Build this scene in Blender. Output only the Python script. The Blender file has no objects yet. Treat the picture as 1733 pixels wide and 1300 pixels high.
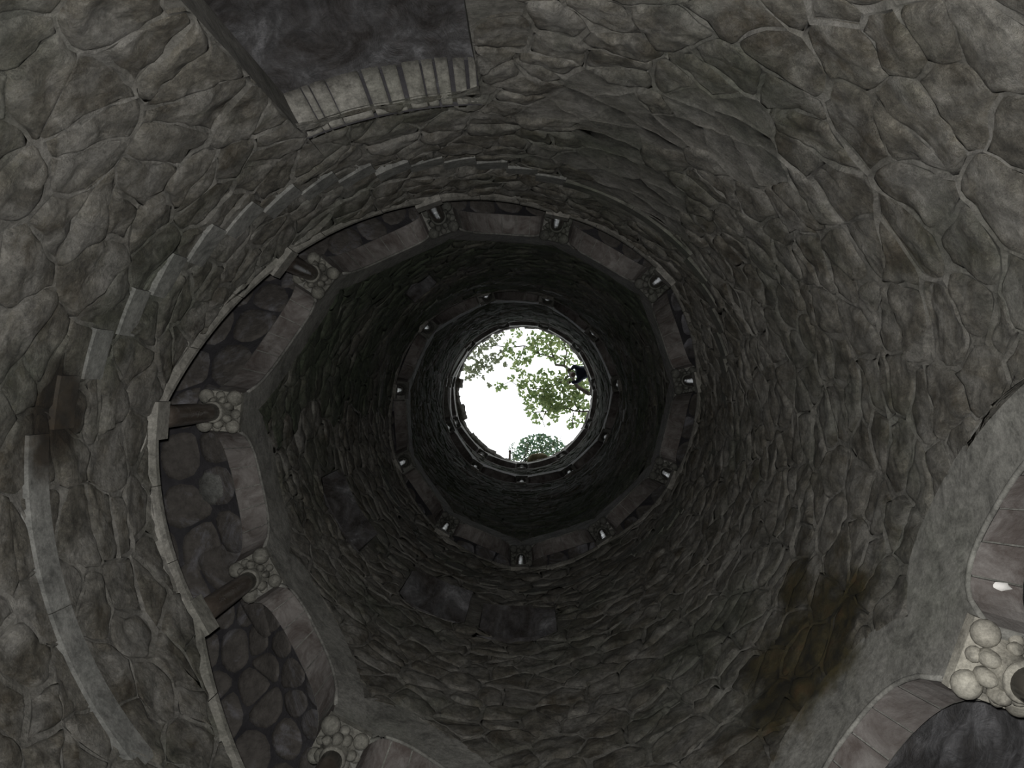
import bpy, math, random
from math import pi, sin, cos, radians as rad
from mathutils import Vector, Matrix, noise

random.seed(7)
C = bpy.context.scene
COL = C.collection

# ---------------------------------------------------------------- measures
R = 2.2                       # inner radius of the shaft (m)
ZC = 1.5                      # camera height above the well floor
CX, CY = .087 * R, -.1836 * R  # camera stands a little off the axis
FPX = 1400.0

# ---------------------------------------------------------------- camera
F = Vector((-29.5 / FPX, 3 / FPX, 1)).normalized()
UP = Vector((0, -1, 0)); UP = (UP - F * UP.dot(F)).normalized()
RT = F.cross(UP).normalized()
cam_d = bpy.data.cameras.new('camera')
cam = bpy.data.objects.new('camera', cam_d); COL.objects.link(cam)
cam.matrix_world = Matrix(((RT.x, UP.x, -F.x, CX), (RT.y, UP.y, -F.y, CY), (RT.z, UP.z, -F.z, ZC), (0, 0, 0, 1)))
cam_d.sensor_fit = 'HORIZONTAL'; cam_d.sensor_width = 36
cam_d.lens = FPX * 36 / 1733
cam_d.clip_start = .02; cam_d.clip_end = 500
C.camera = cam

# ---------------------------------------------------------------- world, light, exposure
world = bpy.data.worlds.new('overcast_sky'); C.world = world; world.use_nodes = True
bg = world.node_tree.nodes['Background']
bg.inputs[0].default_value = (.93, .965, 1.0, 1); bg.inputs[1].default_value = 2.4
# the photographer's flash: a small lamp right beside the lens
fl = bpy.data.lights.new('camera_flash', 'SPOT')
fl.energy = 1180; fl.spot_size = rad(128); fl.spot_blend = 1.0; fl.shadow_soft_size = .02
fl.color = (1.0, 1.0, .99)
flo = bpy.data.objects.new('camera_flash', fl); COL.objects.link(flo)
flo.location = Vector((CX, CY, ZC)) + UP * .055 - RT * .03
flo.rotation_euler = (-F).to_track_quat('Z', 'Y').to_euler()
C.view_settings.view_transform = 'Standard'; C.view_settings.look = 'None'
C.view_settings.exposure = 0; C.view_settings.gamma = 1; C.view_settings.use_curve_mapping = False

# ---------------------------------------------------------------- helpers
def W(th, h, rho=R):
    a = rad(th); return (rho * cos(a), rho * sin(a), h + ZC)

def px_dir(px, py):
    d = F + RT * ((px - 866.5) / FPX) - UP * ((py - 650) / FPX); return d / d.z

def at(px, py, h):            # the point at height h (above the lens) seen along a sight line
    d = px_dir(px, py); return Vector((CX + d.x * h, CY + d.y * h, h + ZC))

def new_obj(name, verts, faces, m, parent=None, smooth=True, kind=None):
    me = bpy.data.meshes.new(name); me.from_pydata(verts, [], faces); me.update()
    if smooth: me.polygons.foreach_set('use_smooth', [True] * len(me.polygons))
    if m: me.materials.append(m)
    o = bpy.data.objects.new(name, me); COL.objects.link(o)
    if parent: o.parent = parent
    if kind: o['kind'] = kind
    return o

def empty(name, loc, label=None, cat=None, group=None, kind=None):
    o = bpy.data.objects.new(name, None); COL.objects.link(o); o.location = loc; o.empty_display_size = .1
    if label: o['label'] = label
    if cat: o['category'] = cat
    if group: o['group'] = group
    if kind: o['kind'] = kind
    bpy.context.view_layer.update()
    return o

def local(o, parent):         # parent without moving
    o.parent = parent; o.matrix_parent_inverse = Matrix.Translation(-Vector(parent.location)); return o

class MB:
    def __init__(s): s.v = []; s.f = []
    def add(s, v, f):
        n = len(s.v); s.v += [tuple(x) for x in v]; s.f += [tuple(i + n for i in q) for q in f]
    def grid(s, fn, us, vs):
        v = [fn(u, w) for u in us for w in vs]; n = len(vs)
        s.add(v, [(i * n + j, i * n + j + 1, (i + 1) * n + j + 1, (i + 1) * n + j) for i in range(len(us) - 1) for j in range(n - 1)])
    def tube(s, pts, rads, n=8, cap=True):
        pts = [Vector(p) for p in pts]; v = []
        if not hasattr(rads, '__len__'): rads = [rads] * len(pts)
        ref = Vector((.3, .2, 1)).normalized()
        for i, p in enumerate(pts):
            t = (pts[min(i + 1, len(pts) - 1)] - pts[max(i - 1, 0)]).normalized()
            r0 = ref if abs(t.dot(ref)) < .95 else Vector((1, 0, 0))
            a = t.cross(r0).normalized(); b = t.cross(a)
            v += [p + (a * cos(2 * pi * k / n) + b * sin(2 * pi * k / n)) * rads[i] for k in range(n)]
        f = [(i * n + k, i * n + (k + 1) % n, (i + 1) * n + (k + 1) % n, (i + 1) * n + k) for i in range(len(pts) - 1) for k in range(n)]
        if cap: f += [tuple(range(n))[::-1], tuple((len(pts) - 1) * n + k for k in range(n))]
        s.add(v, f)
    def ball(s, c, r, nu=10, nv=6, sc=(1, 1, 1)):
        c = Vector(c); v = [c + Vector((0, 0, r * sc[2]))]
        for j in range(1, nv):
            a = pi * j / nv
            v += [c + Vector((r * sc[0] * sin(a) * cos(2 * pi * i / nu), r * sc[1] * sin(a) * sin(2 * pi * i / nu), r * sc[2] * cos(a))) for i in range(nu)]
        v.append(c - Vector((0, 0, r * sc[2])))
        f = [(0, 1 + i, 1 + (i + 1) % nu) for i in range(nu)]
        f += [(1 + j * nu + i, 1 + (j + 1) * nu + i, 1 + (j + 1) * nu + (i + 1) % nu, 1 + j * nu + (i + 1) % nu) for j in range(nv - 2) for i in range(nu)]
        e = len(v) - 1; f += [(e, 1 + (nv - 2) * nu + (i + 1) % nu, 1 + (nv - 2) * nu + i) for i in range(nu)]
        s.add(v, f)
    def build(s, name, m, parent=None, smooth=True, kind=None): return new_obj(name, s.v, s.f, m, parent, smooth, kind)

def block(fn, us, vs, ws):    # closed curved block: fn(u, v, w)
    m = MB(); nu, nv = len(us), len(vs); w0, w1 = ws
    v = [fn(u, x, w0) for u in us for x in vs] + [fn(u, x, w1) for u in us for x in vs]
    n = nu * nv; f = []
    for i in range(nu - 1):
        for j in range(nv - 1):
            a = i * nv + j
            f.append((a, a + nv, a + nv + 1, a + 1)); f.append((n + a, n + a + 1, n + a + nv + 1, n + a + nv))
    for i in range(nu - 1):
        a, b = i * nv, (i + 1) * nv
        f.append((a, n + a, n + b, b)); a += nv - 1; b += nv - 1; f.append((a, b, n + b, n + a))
    for j in range(nv - 1):
        f.append((j, j + 1, n + j + 1, n + j)); a = (nu - 1) * nv + j; f.append((a, n + a, n + a + 1, a + 1))
    m.add(v, f); return m

def lin(a, b, n): return [a + (b - a) * i / n for i in range(n + 1)]

def nz(x, y, z): return noise.noise(Vector((x, y, z)))

# ---------------------------------------------------------------- materials
def mat(name, rough=.9, spec=.25):
    m = bpy.data.materials.new(name); m.use_nodes = True
    b = m.node_tree.nodes['Principled BSDF']
    b.inputs['Roughness'].default_value = rough; b.inputs['Specular IOR Level'].default_value = spec
    return m, m.node_tree, b

class N:                      # tiny node helper
    def __init__(s, nt): s.nt = nt; s.pos = nt.nodes.new('ShaderNodeNewGeometry')
    def noise(s, scale, detail=4, rough=.6, stretch=None, dist=0):
        n = s.nt.nodes.new('ShaderNodeTexNoise'); n.inputs['Scale'].default_value = scale; n.inputs['Detail'].default_value = detail
        n.inputs['Roughness'].default_value = rough; n.inputs['Distortion'].default_value = dist
        if stretch:
            mp = s.nt.nodes.new('ShaderNodeMapping'); mp.inputs['Scale'].default_value = stretch
            s.nt.links.new(s.pos.outputs['Position'], mp.inputs[0]); s.nt.links.new(mp.outputs[0], n.inputs['Vector'])
        else: s.nt.links.new(s.pos.outputs['Position'], n.inputs['Vector'])
        return n.outputs['Fac']
    def ramp(s, x, stops, interp='LINEAR'):
        r = s.nt.nodes.new('ShaderNodeValToRGB'); r.color_ramp.interpolation = interp
        e = r.color_ramp.elements
        while len(e) < len(stops): e.new(.5)
        for el, (p, c) in zip(e, stops):
            el.position = p; el.color = (c, c, c, 1) if not hasattr(c, '__len__') else (*c, 1)
        s.nt.links.new(x, r.inputs[0]); return r.outputs[0]
    def mix(s, fac, a, b, mode='MIX'):
        m = s.nt.nodes.new('ShaderNodeMix'); m.data_type = 'RGBA'; m.blend_type = mode
        for inp, val in ((m.inputs[0], fac), (m.inputs[6], a), (m.inputs[7], b)):
            if hasattr(val, 'is_output'): s.nt.links.new(val, inp)
            elif hasattr(val, '__len__'): inp.default_value = (*val, 1)
            else: inp.default_value = val
        return m.outputs[2]
    def math(s, op, a, b=0, clamp=False):
        m = s.nt.nodes.new('ShaderNodeMath'); m.operation = op; m.use_clamp = clamp
        for i, val in enumerate((a, b)):
            if hasattr(val, 'is_output'): s.nt.links.new(val, m.inputs[i])
            else: m.inputs[i].default_value = val
        return m.outputs[0]
    def near(s, p, r0, r1, wob=.5):      # 1 within r0 of a place, 0 beyond r1, ragged edge
        v = s.nt.nodes.new('ShaderNodeVectorMath'); v.operation = 'DISTANCE'
        s.nt.links.new(s.pos.outputs['Position'], v.inputs[0]); v.inputs[1].default_value = p
        d = s.math('ADD', v.outputs['Value'], s.math('MULTIPLY', s.math('SUBTRACT', s.noise(3.2, 5), .5), wob * 2))
        m = s.nt.nodes.new('ShaderNodeMapRange'); s.nt.links.new(d, m.inputs[0])
        m.inputs[1].default_value = r0; m.inputs[2].default_value = r1; m.inputs[3].default_value = 1; m.inputs[4].default_value = 0
        return m.outputs[0]
    def island(s): return s.pos.outputs['Random Per Island']
    def bump(s, x, strength, dist, b, prev=None):
        n = s.nt.nodes.new('ShaderNodeBump'); n.inputs['Strength'].default_value = strength; n.inputs['Distance'].default_value = dist
        s.nt.links.new(x, n.inputs['Height'])
        if prev: s.nt.links.new(prev, n.inputs['Normal'])
        s.nt.links.new(n.outputs[0], b.inputs['Normal']); return n.outputs[0]

STAINS = [(W(33, 5.0), .36, .70, .6), (W(24.5, 4.75), .12, .36, .35), (W(41, 4.72), .14, .36, .3), (W(25, 5.6), .05, .3, .4)]
DARKST = [(W(187, 4.10), .18, .30, .14), (W(181.5, 4.02), .08, .2, .12)]

def weather(n, col, wash=.5, moss=.5, wet=True):
    """lime wash smeared over, moss film, damp stains"""
    lime = (.220, .211, .191)
    w = n.ramp(n.noise(2.6, 8, .68, dist=.8), [(.43, 0), (.64, 1)])
    col = n.mix(n.math('MULTIPLY', w, wash), col, lime)
    g = n.ramp(n.noise(.9, 5, .65), [(.50 - .18 * (moss > .8), 0), (.68 - .12 * (moss > .8), 1)])
    col = n.mix(n.math('MULTIPLY', g, moss), col, (.052, .062, .040))
    dk = n.ramp(n.noise(4.5, 9, .76, dist=1.2), [(.36, .50), (.49, .95), (.64, 1.3)])
    col = n.mix(.9, col, dk, 'MULTIPLY')
    gr = n.ramp(n.noise(26, 9, .82), [(.34, .55), (.5, 1), (.66, 1.4)])
    col = n.mix(.85, col, gr, 'MULTIPLY')
    if wet:
        for p, r0, r1, wob in STAINS:
            c = n.ramp(n.noise(7, 4), [(.35, (.016, .014, .008)), (.55, (.045, .036, .013)), (.72, (.062, .036, .014))])
            col = n.mix(n.math('MULTIPLY', n.near(p, r0, r1, wob), .92), col, c)
        for p, r0, r1, wob in DARKST:
            c = n.ramp(n.noise(6, 4), [(.4, (.013, .010, .007)), (.65, (.030, .021, .012))])
            col = n.mix(n.math('MULTIPLY', n.near(p, r0, r1, wob), .9), col, c)
    return col

def m_stone(name='rubble_stone', moss=.5, wash=.78):
    m, nt, b = mat(name); n = N(nt)
    base = n.ramp(n.island(), [(0, (.060, .052, .040)), (.25, (.098, .088, .068)), (.5, (.125, .118, .100)), (.75, (.080, .066, .046)), (1, (.150, .142, .124))])
    mot = n.ramp(n.noise(8, 9, .78), [(.3, .42), (.7, 1.55)])
    col = n.mix(1, base, mot, 'MULTIPLY')
    br = n.ramp(n.noise(2.0, 8, .7, dist=.9), [(.50, 0), (.62, .75)])
    col = n.mix(br, col, (.050, .040, .026))
    nt.links.new(weather(n, col, wash, moss), b.inputs['Base Color'])
    p = n.bump(n.noise(10, 10, .78, dist=.5), 1.0, .06, b)
    n.bump(n.noise(55, 4, .7), .6, .012, b, p)
    return m

def m_mortar(name='lime_mortar', moss=.6):
    m, nt, b = mat(name); n = N(nt)
    base = n.ramp(n.noise(3, 6), [(.3, (.095, .088, .072)), (.6, (.155, .147, .130)), (.8, (.20, .19, .172))])
    nt.links.new(weather(n, base, .35, moss), b.inputs['Base Color'])
    p = n.bump(n.noise(9, 10, .78), 1, .055, b)
    n.bump(n.noise(60, 3, .7), .4, .006, b, p)
    return m

def m_smooth(name, c0, c1, rough=.85, moss=.25, wet=True):
    m, nt, b = mat(name, rough); n = N(nt)
    base = n.ramp(n.noise(2.2, 6, .65), [(.35, c0), (.65, c1)])
    sp = n.ramp(n.noise(70, 3, .7), [(.35, .8), (.65, 1.1)])
    base = n.mix(.8, base, sp, 'MULTIPLY')
    nt.links.new(weather(n, base, .12, moss, wet), b.inputs['Base Color'])
    p = n.bump(n.noise(7, 5), .25, .02, b)
    n.bump(n.noise(90, 3), .25, .004, b, p)
    return m

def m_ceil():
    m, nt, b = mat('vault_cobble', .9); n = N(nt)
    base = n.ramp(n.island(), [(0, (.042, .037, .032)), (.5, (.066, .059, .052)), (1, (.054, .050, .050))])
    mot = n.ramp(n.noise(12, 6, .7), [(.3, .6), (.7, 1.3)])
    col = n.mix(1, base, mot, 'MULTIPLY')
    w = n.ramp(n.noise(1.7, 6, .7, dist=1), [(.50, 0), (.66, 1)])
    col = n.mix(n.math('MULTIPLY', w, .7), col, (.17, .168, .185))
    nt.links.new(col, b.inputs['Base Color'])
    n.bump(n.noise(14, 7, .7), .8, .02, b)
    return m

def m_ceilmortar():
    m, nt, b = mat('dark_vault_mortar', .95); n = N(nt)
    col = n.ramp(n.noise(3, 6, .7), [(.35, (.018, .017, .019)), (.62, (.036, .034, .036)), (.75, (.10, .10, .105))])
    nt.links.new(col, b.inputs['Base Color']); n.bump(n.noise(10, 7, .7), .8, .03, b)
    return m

def m_alcove(name='rough_purple_grey_render', g=1, st=None):
    m, nt, b = mat(name, .95); n = N(nt)
    base = n.ramp(n.noise(2.3 * g, 7 + g, .7, st, .8), [(.36 - .06 * (g > 1), (.038, .032, .028)), (.46 - .08 * (g > 1), (.078, .072, .070)), (.57 - .10 * (g > 1), (.122, .118, .119)), (.68 - .12 * (g > 1), (.26, .255, .26))])
    f = n.ramp(n.noise(8, 7, .75, dist=1), [(.35, .55), (.65, 1.25)])
    nt.links.new(n.mix(.9, base, f, 'MULTIPLY'), b.inputs['Base Color'])
    n.bump(n.noise(6, 10, .8, dist=.8), 1, .09, b)
    return m

def m_shaft():
    m, nt, b = mat('polished_brown_marble', .28, .6); n = N(nt)
    col = n.ramp(n.noise(6, 6, .7, stretch=(1, 1, .35), dist=1.5), [(.35, (.034, .027, .022)), (.6, (.062, .051, .042)), (.75, (.12, .11, .095))])
    nt.links.new(col, b.inputs['Base Color'])
    rr = n.ramp(n.noise(9, 4), [(.3, .2), (.7, .42)]); nt.links.new(rr, b.inputs['Roughness'])
    return m

def m_voussoir():
    m, nt, b = mat('arch_soffit_stone', .9); n = N(nt)
    base = n.ramp(n.island(), [(0, (.092, .084, .078)), (.5, (.128, .121, .115)), (1, (.108, .098, .090))])
    s = n.ramp(n.noise(4, 7, .7, dist=.8), [(.36, (.48, .40, .37)), (.52, (.95, .90, .88)), (.68, (1.5, 1.48, 1.46))])
    nt.links.new(n.mix(.9, base, s, 'MULTIPLY'), b.inputs['Base Color'])
    n.bump(n.noise(20, 6, .7), .5, .012, b)
    return m

def m_plain(name, c0, c1, rough=.9, scale=8):
    m, nt, b = mat(name, rough); n = N(nt)
    nt.links.new(n.ramp(n.noise(scale, 5), [(.35, c0), (.65, c1)]), b.inputs['Base Color'])
    n.bump(n.noise(scale * 3, 4), .3, .01, b)
    return m

def m_leaf(name, cols):
    m, nt, b = mat(name, .55); n = N(nt)
    c = n.ramp(n.island(), cols); nt.links.new(c, b.inputs['Base Color'])
    tr = nt.nodes.new('ShaderNodeBsdfTranslucent'); nt.links.new(c, tr.inputs[0])
    mx = nt.nodes.new('ShaderNodeMixShader'); mx.inputs[0].default_value = .55
    nt.links.new(b.outputs[0], mx.inputs[1]); nt.links.new(tr.outputs[0], mx.inputs[2])
    nt.links.new(mx.outputs[0], nt.nodes['Material Output'].inputs[0])
    return m

STONE, MORTAR = m_stone(), m_mortar()
STONE_M, MORTAR_M = m_stone('dark_rubble_stone', 1.0, .45), m_mortar('dark_mortar', 1.0)  # darker, greener copies of stone and mortar for the higher walls
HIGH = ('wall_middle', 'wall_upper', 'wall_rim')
PLASTER = m_smooth('smooth_grey_plaster', (.115, .112, .100), (.165, .160, .145), moss=.35)
SLAB = m_smooth('grey_step_concrete', (.090, .090, .083), (.130, .128, .118), moss=.12)
SLABD = m_smooth('dark_step_concrete', (.050, .050, .042), (.085, .082, .068), moss=.5)  # darker copy for the steps and landings further up
SILL = m_smooth('sill_stone', (.11, .104, .090), (.155, .147, .130), moss=.25)
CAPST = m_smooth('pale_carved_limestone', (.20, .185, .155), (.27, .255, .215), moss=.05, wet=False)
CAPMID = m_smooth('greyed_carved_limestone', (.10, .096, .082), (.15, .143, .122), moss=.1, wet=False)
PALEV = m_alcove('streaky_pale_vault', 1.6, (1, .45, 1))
CAPDK = m_smooth('dark_carved_stone', (.055, .055, .048), (.085, .083, .072), moss=.3, wet=False)  # darkest capital tone, used further up the spiral
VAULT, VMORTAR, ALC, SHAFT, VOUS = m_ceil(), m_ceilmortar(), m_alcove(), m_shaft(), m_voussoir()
EARTH = m_plain('dark_earth', (.035, .028, .02), (.07, .055, .04))
BARK = m_plain('branch_bark', (.045, .040, .030), (.085, .075, .058))

# ---------------------------------------------------------------- the spiral: angle and sill height at each column
KTH = {-4: -13, -3: 20, -2: 53, -1: 86, 0: 118, 1: 150.3, 2: 184.3, 3: 217.8, 4: 250.3, 5: 282.8, 6: 316.6, 7: 349.2, 8: 382.5, 9: 415.4, 10: 448.4,
       11: 481, 12: 513.7, 13: 546.5, 14: 579.5, 15: 612.3, 16: 644.7, 17: 677.4, 18: 711.1, 19: 744.4, 20: 777.4, 21: 810.4, 22: 844.1, 23: 877.3, 24: 910.7,
       25: 943.1, 26: 974.5, 27: 1006.5, 28: 1038.1, 29: 1071.2, 30: 1103.7, 31: 1137.5, 32: 1171.1, 33: 1205, 34: 1238, 35: 1271, 36: 1303.1}
KH = {-4: 1.15, -3: 2.15, -2: 2.15, -1: 3.1, 0: 4.12, 1: 5.21, 2: 5.23, 3: 6.38, 4: 7.58, 5: 8.48, 6: 8.55, 7: 9.62, 8: 10.58, 9: 11.42, 10: 11.48,
      11: 12.45, 12: 13.45, 13: 14.4, 14: 14.5, 15: 15.65, 16: 16.6, 17: 17.95, 18: 18.0, 19: 19.15, 20: 20.1, 21: 21.05, 22: 21.1, 23: 22.05, 24: 23.0,
      25: 23.9, 26: 23.9, 27: 23.95, 28: 24.05, 29: 24.2, 30: 24.35, 31: 24.5, 32: 24.5, 33: 24.4, 34: 24.2, 35: 24.0, 36: 23.9}
KS = sorted(KTH); RIM = 26.95
def bay(phi):
    for k in KS[:-1]:
        if phi < KTH[k + 1] or k == KS[-2]:
            return k, (phi - KTH[k]) / (KTH[k + 1] - KTH[k])
def SL(phi):                  # sill height
    k, t = bay(phi); t = max(0, min(1, t)); return KH[k] + (KH[k + 1] - KH[k]) * t
def BT(phi):                  # top of the plaster band over the arches (scalloped)
    k, t = bay(phi); t = max(0, min(1, t))
    return SL(phi) + 1.90 + .48 * max(0, 1 - abs(2 * t - 1) ** 2.2) ** .8
CAPW = 3.9                    # half a capital, degrees
def SOF(phi):                 # underside of the arch
    k, t = bay(phi); a, b = KTH[k] + CAPW, KTH[k + 1] - CAPW
    u = (phi - a) / (b - a)
    if u <= 0 or u >= 1: return SL(phi) + 1.40
    return SL(phi) + 1.40 + .53 * max(0, 1 - abs(2 * u - 1) ** 2.3) ** (1 / 2.0)

FLOOR = -ZC
DOOR = (238.6, 267.0)
def door_head(phi): t = (phi - DOOR[0]) / (DOOR[1] - DOOR[0]); return 4.86 + .50 * t - .10 * t * t - .1 * max(0, t - .6)
HOLES = [(437.5, 459.0, 8.35, 9.55), (463.0, 483.2, 8.62, 10.0), (499.0, 523.0, 8.9, 10.0), (586.5, 598.0, 11.1, 12.2)]
def bottom(phi):
    if DOOR[0] < phi < DOOR[1]: return door_head(phi)
    return FLOOR if phi < 347 else BT(phi - 360)
def top(phi): return SL(phi) if phi < 1303.05 else RIM

def rough(th, h, amp=1.0):    # lumps of the wall face, metres inward
    x, y, z = R * cos(rad(th)), R * sin(rad(th)), h
    return amp * (.022 * nz(x * 2.1, y * 2.1, z * 2.1) + .014 * nz(x * 5.3 + 9, y * 5.3, z * 5.3))

# ---------------------------------------------------------------- Voronoi cells
def cells(pts, cell):
    grid = {}
    for i, p in enumerate(pts): grid.setdefault((int(p[0] // cell), int(p[1] // cell)), []).append(i)
    out = []
    for i, (px, py) in enumerate(pts):
        gx, gy = int(px // cell), int(py // cell)
        nb = [j for a in range(-2, 3) for b in range(-2, 3) for j in grid.get((gx + a, gy + b), ()) if j != i]
        nb.sort(key=lambda j: (pts[j][0] - px) ** 2 + (pts[j][1] - py) ** 2)
        m = 1.4 * cell; poly = [(px - m, py - m), (px + m, py - m), (px + m, py + m), (px - m, py + m)]
        for j in nb[:22]:
            mx, my = (pts[j][0] + px) / 2, (pts[j][1] + py) / 2; nx, ny = pts[j][0] - px, pts[j][1] - py
            q = []
            for a in range(len(poly)):
                p0, p1 = poly[a], poly[(a + 1) % len(poly)]
                d0 = (p0[0] - mx) * nx + (p0[1] - my) * ny; d1 = (p1[0] - mx) * nx + (p1[1] - my) * ny
                if d0 <= 0: q.append(p0)
                if (d0 < 0 < d1) or (d1 < 0 < d0):
                    t = d0 / (d0 - d1); q.append((p0[0] + (p1[0] - p0[0]) * t, p0[1] + (p1[1] - p0[1]) * t))
            poly = q
            if len(poly) < 3: break
        out.append(poly)
    return out

def refine(poly, step):
    q = []
    for a in range(len(poly)):
        p0, p1 = poly[a], poly[(a + 1) % len(poly)]
        L = math.hypot(p1[0] - p0[0], p1[1] - p0[1])
        if L < .012: continue
        n = max(1, round(L / step)); q += [(p0[0] + (p1[0] - p0[0]) * i / n, p0[1] + (p1[1] - p0[1]) * i / n) for i in range(n)]
    return q

def chaikin(q):
    n = len(q); return [(q[i][0] * .5 + (q[i - 1][0] + q[(i + 1) % n][0]) * .25, q[i][1] * .5 + (q[i - 1][1] + q[(i + 1) % n][1]) * .25) for i in range(n)]

# ---------------------------------------------------------------- the shaft wall: backing, joints, stones
WALLS = {}
def wall(name, segs):         # segs: (phi0, phi1, bottom fn, top fn)
    m = MB()
    for p0, p1, b, t in segs:
        us = lin(p0, p1, max(2, round((p1 - p0) / 2.0)))
        e = 1e-3; H = max(abs(t(p0 + e) - b(p0 + e)), abs(t(p1 - e) - b(p1 - e))); vs = lin(0, 1, max(3, min(50, round(H / .14))))
        def fn(u, v):
            uu = min(max(u, p0 + e), p1 - e); h = b(uu) + (t(uu) - b(uu)) * v
            return W(u, h, R + .035 - rough(u, h, .8))
        m.grid(fn, us, vs)
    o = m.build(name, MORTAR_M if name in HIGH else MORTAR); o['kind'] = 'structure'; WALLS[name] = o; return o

def K(h): return lambda phi: h
def segs(p0, p1):
    """wall patches between two angles, leaving out doorway and niches"""
    cuts = sorted({p0, p1, *[a for a in DOOR if p0 < a < p1], *[x for hh in HOLES for x in hh[:2] if p0 < x < p1], *[x for x in (347,) if p0 < x < p1]})
    out = []
    for a, b in zip(cuts, cuts[1:]):
        mid = (a + b) / 2; ho = [x for x in HOLES if x[0] < mid < x[1]]
        if ho: out += [(a, b, bottom, K(ho[0][2])), (a, b, K(ho[0][3]), top)]
        else: out.append((a, b, bottom, top))
    return out
RANGES = [('wall_base', -13, 118), ('wall_west', 118, 205), ('wall_north', 205, 285), ('wall_northeast', 285, 347), ('wall_east', 347, 400),
          ('wall_southeast', 400, 455), ('wall_south', 455, 540), ('wall_middle', 540, 700), ('wall_upper', 700, 1303)]
for nm, a, b in RANGES: wall(nm, segs(a, b))
wall('wall_rim', [(943.1, 1303.1, BT, K(RIM))])

def wall_of(phi):
    for nm, a, b in RANGES:
        if a <= phi < b: return nm

STEP = 1.17
DEG = R * pi / 180            # metres per degree on the wall
pts = []
row = 0; z = -.2
PITCH_S, PITCH_Z = .35, .215
while z < 25.2:
    s = (-13 - 12) * DEG + (row % 2) * PITCH_S / 2
    while s < (1303 + 10) * DEG:
        phi = s / DEG
        zz = z + .12 * nz(s * .7, z * .7, 3)
        if phi < 1303 and phi > -25 and (DOOR[0] - 5 < phi < DOOR[1] + 5 or bottom(max(-13, phi)) - .7 < zz) and zz < top(min(max(-13, phi), 1303)) + .5 and zz > .9 and random.random() > .12:
            pts.append((s + random.uniform(-.14, .14), zz + random.uniform(-.085, .085)))
        s += PITCH_S * random.uniform(.8, 1.25)
    z += PITCH_Z * random.uniform(.85, 1.15); row += 1
polys = cells(pts, .40)

def clampv(s, z, hole=None):
    phi = min(max(s / DEG, -13), 1303)
    d = None
    if DOOR[0] - 12 < phi < DOOR[1] + 12 and z < door_head(phi) + .02:
        if DOOR[0] < phi < DOOR[1]:
            dh = door_head(phi) - z; l, r = (phi - DOOR[0]) * DEG, (DOOR[1] - phi) * DEG
            if dh <= min(l, r): z = door_head(phi) + .004
            elif l < r: phi = DOOR[0] - .1
            else: phi = DOOR[1] + .1
    for a, b, h0, h1 in HOLES:
        if a < phi < b and h0 < z < h1:
            ds = [((phi - a) * DEG, 0), ((b - phi) * DEG, 1), (z - h0, 2), (h1 - z, 3)]; q = min(ds)[1]
            if q == 0: phi = a - .05
            elif q == 1: phi = b + .05
            elif q == 2: z = h0 - .004
            else: z = h1 + .004
    if not DOOR[0] <= phi <= DOOR[1]: z = max(z, bottom(phi) + .004)
    z = min(z, top(phi) - (.115 if phi < 943 else .012))
    return phi, z

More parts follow.
